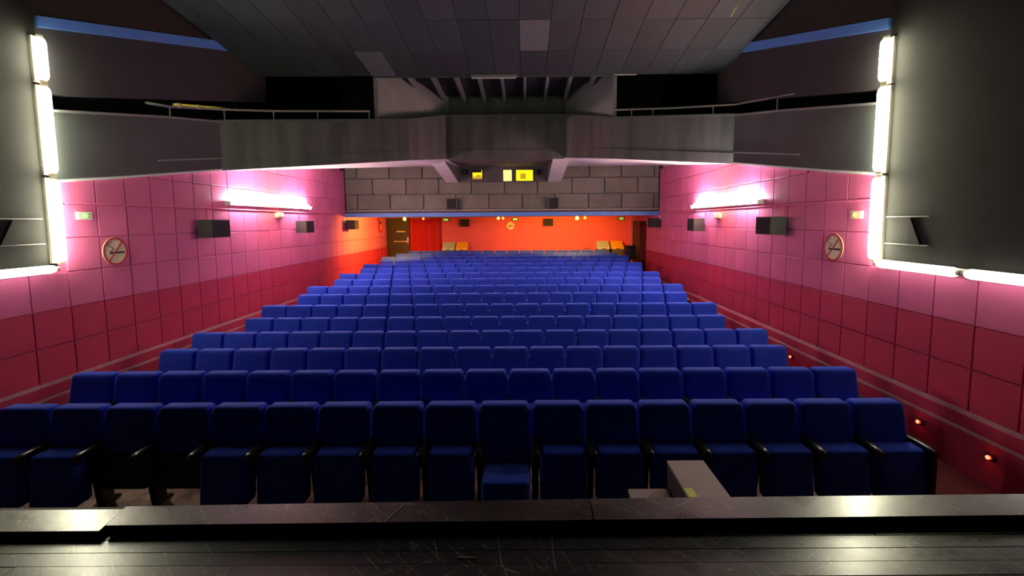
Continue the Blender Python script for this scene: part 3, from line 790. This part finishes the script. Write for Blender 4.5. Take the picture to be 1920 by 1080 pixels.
# ------------------------------------------------------------------ speakers
def speaker(loc, yaw, w_, h_, d_, label, group, bracket=True):
    """box facing -Y locally before yaw; bracket at the back"""
    o = empty('wall_speaker', loc, yaw); tag(o, label, 'speaker', group)
    hw, hh = w_ / 2, h_ / 2
    mb = MB().prism([(-hw, 0), (hw, 0), (hw * .94, d_), (-hw * .94, d_)], 'z', -hh, hh); mb.build('cabinet', 'speaker', o)
    MB().cham((-hw + .012, -.012, -hh + .012), (hw - .012, .002, hh - .012), .004).build('grille', 'speaker_grille', o)
    if bracket:
        MB().box((-.03, d_ - .01, -.05), (.03, d_ + .10, .05)).build('bracket', 'black_matte', o)
    return o
grp = 'black surround speakers on the pink walls'
for s, lst in ((-1, ((9.05, -.10, .52, .35), (12.8, -.11, .46, .33), (16.35, -.08, .44, .33))), (1, ((8.5, -.11, .52, .33), (12.2, -.12, .46, .33), (16.2, -.08, .44, .33)))):
    wn = 'wall with the black door' if s < 0 else 'wall with the curtained exit'
    for i, (yy, zz, ww, hh) in enumerate(lst):
        lab = 'black surround speaker on the %s, %s' % (wn, ('first from the stage', 'second from the stage', 'beside the blue booth fascia')[i])
        # faces the hall, turned a little to the stage
        yaw = PI / 2 * (1 if s < 0 else -1)
        o = speaker((wx(s, .38), yy, H + zz), yaw, ww, hh, .29, lab, grp)
for x, lab in ((-2.74, 'small black speaker on the red back wall beside the red curtain'), (1.14, 'small black speaker on the red back wall, nearer the curtained exit')):
    speaker((x, 21.02, H - .05), 0, .42, .34, .20, lab, 'black speakers on the red back wall')
for x, z, sg, lab in ((-2.56, .72, 1, 'square black speaker standing on the booth ledge below the lone yellow window'), (1.05, .69, -1, 'square black speaker standing on the booth ledge below the wide yellow window')):
    o = empty('booth_speaker', (x, 16.30, H + .43), 0); tag(o, lab, 'speaker', 'square speakers on the booth ledge')
    MB().cham((-.20, -.10, .0), (.20, .085, .42), .008).build('cabinet', 'speaker', o)
    MB().cham((-.17, -.112, .05), (.17, -.098, .39), .004).build('grille', 'speaker_grille', o)
    mb = MB().box((-.19, -.116, .395), (.19, -.098, .408)); mb.box((-.19, -.116, .03), (-.177, -.098, .395)); mb.box((.177, -.116, .03), (.19, -.098, .395)); mb.build('grille_frame', 'edge_grey', o)

# ------------------------------------------------------------------ no-smoking signs
def no_smoking(loc, rotz, R_, label, base='cream', red='sign_red'):
    """disc in local XZ facing -Y"""
    o = empty('no_smoking_sign', loc, rotz); tag(o, label, 'sign', 'round no smoking signs')
    n = 40
    disc = [(R_ * math.cos(2 * PI * k / n), R_ * math.sin(2 * PI * k / n)) for k in range(n)]
    MB().prism(disc, 'y', -.010, .0).build('disc', base, o)
    vs = []; fs = []
    for k in range(n):
        c_, s_ = math.cos(2 * PI * k / n), math.sin(2 * PI * k / n)
        for rr, yy in ((R_, -.009), (R_, -.016), (R_ * .86, -.016), (R_ * .86, -.009)): vs.append((rr * c_, yy, rr * s_))
    for k in range(n):
        for i in range(4): fs.append((4 * k + i, 4 * k + (i + 1) % 4, 4 * ((k + 1) % n) + (i + 1) % 4, 4 * ((k + 1) % n) + i))
    mesh_obj('ring', vs, fs, red, o)
    # cigarette, then the slash over it
    MB().box((-.50 * R_, -.013, -.17 * R_), (.74 * R_, -.009, -.03 * R_)).build('cigarette', 'ink', o)
    MB().box((-.62 * R_, -.0135, -.17 * R_), (-.50 * R_, -.009, -.03 * R_)).build('cigarette_tip', 'cream', o)
    sl = MB().box((-.9 * R_, -.0155, -.055 * R_), (.9 * R_, -.012, .055 * R_)).xf(Matrix.Rotation(-math.radians(50), 4, 'Y'))
    sl.build('slash', red, o)
    pts = []
    for i in range(22):
        t = i / 21; pts.append(((-.50 + .30 * math.sin(t * PI * 2.1) * (1 - .3 * t) + .18 * t) * R_, -.012, (.02 + .68 * t) * R_))
    MB().tube(pts, .022 * R_, 5).build('smoke', 'ink', o)
    return o
no_smoking((XL + .018, 7.06, H - .42), PI / 2, .215, 'round no smoking sign on pink wall near the green indicator box')
no_smoking((XR - .018, 7.06, H - .44), -PI / 2, .215, 'round no smoking sign on pink wall near the yellow indicator box')
no_smoking((-.63, 21.285, H - .20), 0, .225, 'round no smoking sign on the red back wall', 'cream', 'sign_red')

# ------------------------------------------------------------------ small wall devices and conduits
for s in (-1, 1):
    wn = 'wall with the black door' if s < 0 else 'wall with the curtained exit'
    zc = .30 if s < 0 else .26
    X = wx(s, .034)
    o = MB().tube([(X, 6.35, H + zc), (X, 9.0, H + zc + .005), (X, 13, H + zc - .004), (X, 16.25, H + zc)], .012, 6).build('cable_conduit', 'pink')
    tag(o, 'thin pink cable conduit along the ' + wn, 'conduit')
    for yy in ((9.15, 12.9) if s < 0 else (8.4, 12.1)):
        MB().tube([(X, yy, H + zc), (wx(s, .035), yy, H + .06)], .009, 6).build('speaker_cable', 'pink_dark', o)
    # emergency light
    ye, ze = (11.85, .20) if s < 0 else (11.3, .10)
    e = empty('emergency_light', (wx(s, .0), ye, H + ze)); tag(e, 'small beige emergency light box under the light tray, ' + wn, 'emergency light', 'beige emergency lights under the trays')
    x0, x1 = 0, -s * .075
    MB().cham((min(x0, x1), -.17, -.065), (max(x0, x1), .17, .065), .01).build('housing', 'beige', e)
    MB().cham((min(x1, x1 - s * .012), -.14, -.045), (max(x1, x1 - s * .012), .14, .045), .004).build('lens', 'fixture_white', e)
    MB().tube([(-s * .034, 0, .06), (-s * .034, 0, .085)], .012, 6).build('conduit_stub', 'beige', e)
    # indicator box by the tubes
    yi, zi = (6.60, .125) if s < 0 else (6.60, .06)
    b = empty('indicator_box', (wx(s, .0), yi, H + zi)); tag(b, 'small box with a %s indicator light beside the corner tubes' % ('green' if s < 0 else 'yellow'), 'indicator')
    MB().cham((min(0, -s * .05), -.11, -.055), (max(0, -s * .05), .11, .055), .008).build('housing', 'beige' if s > 0 else 'fixture_white', b)
    MB().tube([(-s * .045, 0, 0), (-s * .065, 0, 0)], .028, 10).build('indicator', 'led_green' if s < 0 else 'led_yellow', b)
    # tiny sounder at the fascia end
    q = empty('wall_sounder', (wx(s, .0), 16.12, H + .08)); tag(q, 'tiny cream sounder on the %s by the blue fascia' % wn, 'sounder')
    MB().cham((min(0, -s * .07), -.06, -.075), (max(0, -s * .07), .06, .075), .02).build('housing', 'beige', q)
    MB().tube([(-s * .065, 0, 0), (-s * .08, 0, 0)], .04, 10).build('grille', 'cream', q)

# red aisle markers on the skirting by the curtained exit's wall
for yy, lab in ((4.49, 'red aisle marker light on the skirting nearest the stage'), (5.33, 'red aisle marker light on the skirting, second from the stage'), (7.99, 'red aisle marker light on the skirting, third from the stage')):
    o = empty('aisle_marker_light', (XR - .035, yy, H - 2.465)); tag(o, lab, 'marker light', 'red aisle markers')
    MB().cham((-.03, -.05, -.03), (0, .05, .03), .006).build('housing', 'black_plastic', o)
    MB().tube([(-.028, 0, 0), (-.042, 0, 0)], .020, 10).build('lens', 'led_red', o)

# exit signs on the back wall
for x, lab in ((-3.64, 'green lit exit sign beside the red curtain top'), (-.41, 'green lit exit sign above the round sign on the back wall'), (4.53, 'green lit exit sign near the side exit corner')):
    o = empty('exit_sign', (x, 21.29, H + .10)); tag(o, lab, 'exit sign', 'green exit signs on the back wall')
    MB().cham((-.14, -.09, -.07), (.14, .0, .07), .01).build('housing', 'black_plastic', o)
    MB().box((-.105, -.096, -.045), (.105, -.088, .045)).build('lit_face', 'exit_green', o)
    MB().prism([(-.10, .0), (-.02, .035), (-.02, .012), (.09, .012), (.09, -.012), (-.02, -.012), (-.02, -.035)], 'y', -.099, -.095).build('arrow', 'fixture_white', o)

# ------------------------------------------------------------------ orange lamps under the booth
def soffit_lamp(x, y, m_, r, label, aim=None, power=0, cone=112):
    o = empty('soffit_lamp', (x, y, H + .22)); tag(o, label, 'lamp', 'orange lamps under the booth')
    MB().tube([(0, 0, 0), (0, 0, -.035)], .05, 12).build('base', 'fixture_white', o)
    MB().tube([(0, 0, -.03), (0, 0, -.06)], .022, 10).build('socket', 'beige', o)
    # round bulb
    vs = []; fs = []; nu, nv = 14, 9
    for j in range(nv + 1):
        th = PI * j / nv
        for i in range(nu): vs.append((r * math.sin(th) * math.cos(2 * PI * i / nu), r * math.sin(th) * math.sin(2 * PI * i / nu), -.055 - r + r * math.cos(th)))
    for j in range(nv):
        for i in range(nu): fs.append((j * nu + i, j * nu + (i + 1) % nu, (j + 1) * nu + (i + 1) % nu, (j + 1) * nu + i))
    mesh_obj('bulb', vs, fs, m_, o, True)
    if power:
        ld = bpy.data.lights.new('reflector_beam', 'SPOT'); ld.energy = power; ld.color = (1.0, .38, .03); ld.spot_size = math.radians(cone); ld.spot_blend = 1.0; ld.shadow_soft_size = .06
        lo = bpy.data.objects.new('reflector_beam', ld); COL.objects.link(lo); lo.parent = o; lo.location = (0, r + .05, -.055 - r)
        lo.rotation_euler = (Vector(aim) - (o.location + lo.location)).to_track_quat('-Z', 'Y').to_euler()
    return o
soffit_lamp(-4.39, 16.75, 'bulb_orange', .055, 'glaring orange lamp under the booth in front of the black door', (-6.4, 18.2, H - 1.1), SPOT, 165)
soffit_lamp(1.95, 16.75, 'bulb_orange', .062, 'glaring orange lamp under the booth, brightest, toward the curtained exit', (1.9, 21.3, H - 1.2), SPOT * 1.3, 100)
soffit_lamp(-.98, 17.4, 'bulb_orange', .045, 'orange lamp under the booth above the middle seats, first of a pair', (-.9, 21.3, H - 1.1), SPOT * .3, 100)
soffit_lamp(-3.80, 17.2, 'bulb_orange_dim', .04, 'dim orange lamp under the booth before the red curtain')
soffit_lamp(-.80, 17.4, 'bulb_orange_dim', .045, 'dim orange lamp under the booth above the middle seats, second of a pair')
soffit_lamp(2.28, 17.0, 'bulb_orange_dim', .05, 'dim orange lamp beside the brightest lamp under the booth')

# ------------------------------------------------------------------ things at the back wall
def bin_(x0, x1, lid, label):
    xc = (x0 + x1) / 2; hw = (x1 - x0) / 2; z = fz(20.95); ht = H - 1.28 - z
    o = empty('recycling_bin', (xc, 20.95, z)); tag(o, label, 'bin', 'recycling bins along the back wall')
    MB().prism([(-hw * .82, .0), (hw * .82, 0), (hw * .96, ht), (-hw * .96, ht)], 'y', -.22, .22).build('body', 'bin_body', o)
    MB().prism([(-.25, ht - .01), (.25, ht - .01), (.25, ht + .32), (.20, ht + .34), (-.24, ht + .06)], 'x', -hw, hw).build('lid', lid, o)
    MB().box((-.08, -.262, ht - .0), (.08, -.245, ht + .03)).build('grip', 'bin_body', o)
bin_(-3.76, -3.20, 'bin_grey', 'recycling bin with a grey green lid beside the red curtain')
bin_(-3.14, -2.61, 'bin_yellow', 'recycling bin with a yellow lid, the one nearer the red curtain')
bin_(3.36, 3.92, 'bin_grey', 'recycling bin with a grey green lid toward the side exit')
bin_(4.02, 4.56, 'bin_yellow', 'recycling bin with a yellow lid in the corner by the side exit')

def black_chair(x, y, yaw, label, loop=False):
    o = empty('metal_chair' if loop else 'black_chair', (x, y, fz(y)), yaw); tag(o, label, 'chair')
    if loop:
        pts = [(-.17, .2, .0), (-.17, .2, .80)] + [(-.17 + .17 * (1 - math.cos(t * PI / 8)), .2 + .03, .80 + .13 * math.sin(t * PI / 8)) for t in range(0, 9)] + [(.17, .2, .80), (.17, .2, 0)]
        MB().tube(pts, .014, 8).build('back_frame', 'black_plastic', o)
        MB().cham((-.2, -.2, .43), (.2, .2, .46), .01).build('seat', 'black_plastic', o)
        for a in (-.17, .17): MB().tube([(a, -.18, 0), (a, -.18, .44)], .013, 8).build('leg', 'black_plastic', o)
        return
    MB().rslab(.23, .30, .06, [(.03, .03), (.02, 0), (-.02, 0), (-.03, .03)], 4).xf(Matrix.Translation((0, .20, .93)) @ Matrix.Rotation(-.1, 4, 'X')).build('backrest', 'black_matte', o, True)
    MB().cham((-.23, -.24, .45), (.23, .20, .53), .02).build('seat', 'black_matte', o)
    MB().box((-.03, .19, .5), (.03, .23, .75)).build('back_bar', 'black_plastic', o)
    for a in (-.19, .19):
        for b in (-.19, .19): MB().tube([(a * 1.05, b * 1.05, 0), (a, b, .46)], .018, 8).build('leg', 'black_plastic', o)
black_chair(4.45, 18.7, .1, 'black high-backed chair standing in front of the side exit')
black_chair(2.88, 20.75, 0, 'black metal loop-backed chair behind the last row of seats', True)

# fire extinguisher on the left wall near the corner
o = empty('fire_extinguisher', (XL + .10, 19.95, H - .42)); tag(o, 'red fire extinguisher hung on the wall near the black door', 'extinguisher')
MB().tube([(0, 0, 0), (0, 0, .02), (0, 0, .32), (0, 0, .37), (0, 0, .40)], [.06, .075, .075, .05, .025], 14).build('cylinder', 'extinguisher', o, True)
MB().cham((-.03, -.05, .39), (.03, .05, .46), .008).build('valve', 'black_plastic', o)
MB().tube([(0, -.05, .42), (.02, -.11, .36), (.02, -.11, .10)], .012, 6).build('hose', 'black_plastic', o)
MB().box((-.10, -.03, .15), (-.06, .03, .25)).build('bracket', 'black_plastic', o)
o = MB().cham((XL, 19.80, H + .06), (XL + .02, 20.1, H + .20), .004).build('extinguisher_sign', 'extinguisher'); tag(o, 'small red plate on the wall above the extinguisher', 'sign')

# ------------------------------------------------------------------ balcony handrails
def rail(name, pts, posts, label):
    o = empty(name, pts[0]); tag(o, label, 'handrail', 'handrails on the balcony front')
    base = Vector(pts[0])
    MB().tube([Vector(p) - base for p in pts], .024, 8).build('top_rail', 'rail', o, True)
    for p, h0 in posts:
        MB().tube([(p[0] - base.x, p[1] - base.y, h0 - base.z), Vector(p) - base], .012, 6).build('post', 'rail', o)
    return o
def frz(x):                                                  # top of the front parapet and its depth at plan x
    for (x0, y0, b0, t0), (x1, y1, b1, t1) in zip(FR, FR[1:]):
        if x0 <= x <= x1:
            u = (x - x0) / (x1 - x0); return y0 + (y1 - y0) * u + .08, H + t0 + (t1 - t0) * u
def rp(x, h): 
    y_, z_ = frz(x); return (x, y_, z_ + h)
pl = [(XL - .0, 7.9, H + 2.05), (XL - .0, 8.42, H + 2.11), (XL + .02, 9.70, H + 2.37)] + [rp(x, .24) for x in (-5.5, -4.6, -3.70)]
posts = [((XL, 8.42, H + 2.11), H + 1.90)] + [(rp(x, .24), rp(x, 0)[2]) for x in (-6.30, -5.5, -4.72, -3.72)]
hl_ = rail('handrail', pl, posts, 'thin metal handrail carrying a yellow rod, along the balcony front')
pr_ = [(XR, 8.3, H + 2.23), (XR, 8.88, H + 2.33), (XR - .02, 10.6, H + 2.62)] + [rp(x, .22) for x in (3.6, 2.9, 2.25)]
posts = [((XR, 8.88, H + 2.33), H + 2.06)] + [(rp(x, .22), rp(x, 0)[2]) for x in (4.4, 3.15, 2.68, 2.27)]
rail('handrail', pr_, posts, 'thin metal handrail without a rod, along the balcony front')
rx, ry, rz_ = XL + .02 - pl[0][0], 8.5 - pl[0][1], H + 2.17 - pl[0][2]
yr = MB().tube([(rx, ry, rz_), (rx, ry + 1.2, rz_ + .235), (rx + .06, ry + 1.75, rz_ + .31)], .022, 8).build('yellow_rod', 'yellow_rod', hl_, True); yr['label'] = 'thin yellow rod tied along the handrail'
for yy in (.12, .62): MB().cham((rx - .035, ry + yy - .03, rz_ + yy * .19 - .05), (rx + .035, ry + yy + .03, rz_ + yy * .19 + .03), .008).build('clip', 'beige', yr)

# ------------------------------------------------------------------ boxes in front of the stage
o = empty('tall_box', (1.30, 3.20, 0)); tag(o, 'tall dark box with a pale grey top standing in front of the stage', 'box')
MB().cham((-.145, -.36, 0), (.145, .335, H - 1.97), .006).build('body', 'box_dark', o)
MB().cham((-.15, -.365, H - 1.972), (.15, .34, H - 1.95), .004).build('top_panel', 'box_grey', o)
MB().box((-.147, -.16, H - 1.951), (-.085, -.05, H - 1.948)).build('tape_mark', 'tape_lime', o)
o = empty('low_box', (.98, 3.15, 0)); tag(o, 'low grey box beside the tall dark box in front of the stage', 'box')
mb = MB().cham((-.155, -.33, 0), (.145, .32, H - 2.17), .006); mb.build('body', 'box_dark', o)
MB().cham((-.16, -.335, H - 2.172), (.15, .325, H - 2.15), .004).build('top_panel', 'box_grey', o)
MB().prism([(-.12, -.30), (.12, -.30), (.12, .20)], 'z', H - 2.151, H - 2.147).build('folded_flap', 'box_grey', o)

# pale cracks in the paint and a stray splinter on the boards
for pts, nm in (([(-.152, 2.215), (-.135, 2.12), (-.115, 1.97)], 'crack'), ([(.135, 2.225), (.128, 2.1), (.135, 1.95)], 'crack')):
    MB().tube([(x, y_, SZ + .0008) for x, y_ in pts], .0018, 5).build(nm, 'edge_grey', st)
MB().tube([(-.735, 2.225, H - 1.549), (-.69, 2.33, H - 1.549), (-.675, 2.375, H - 1.549)], .002, 5).build('crack', 'edge_grey', lip)
o = MB().tube([(-.335, 2.035, SZ + .004), (-.28, 2.034, SZ + .0045), (-.235, 2.030, SZ + .004)], [.0025, .0035, .002], 6).build('wood_splinter', 'beige')
tag(o, 'short pale wood splinter lying on the black stage boards', 'splinter')
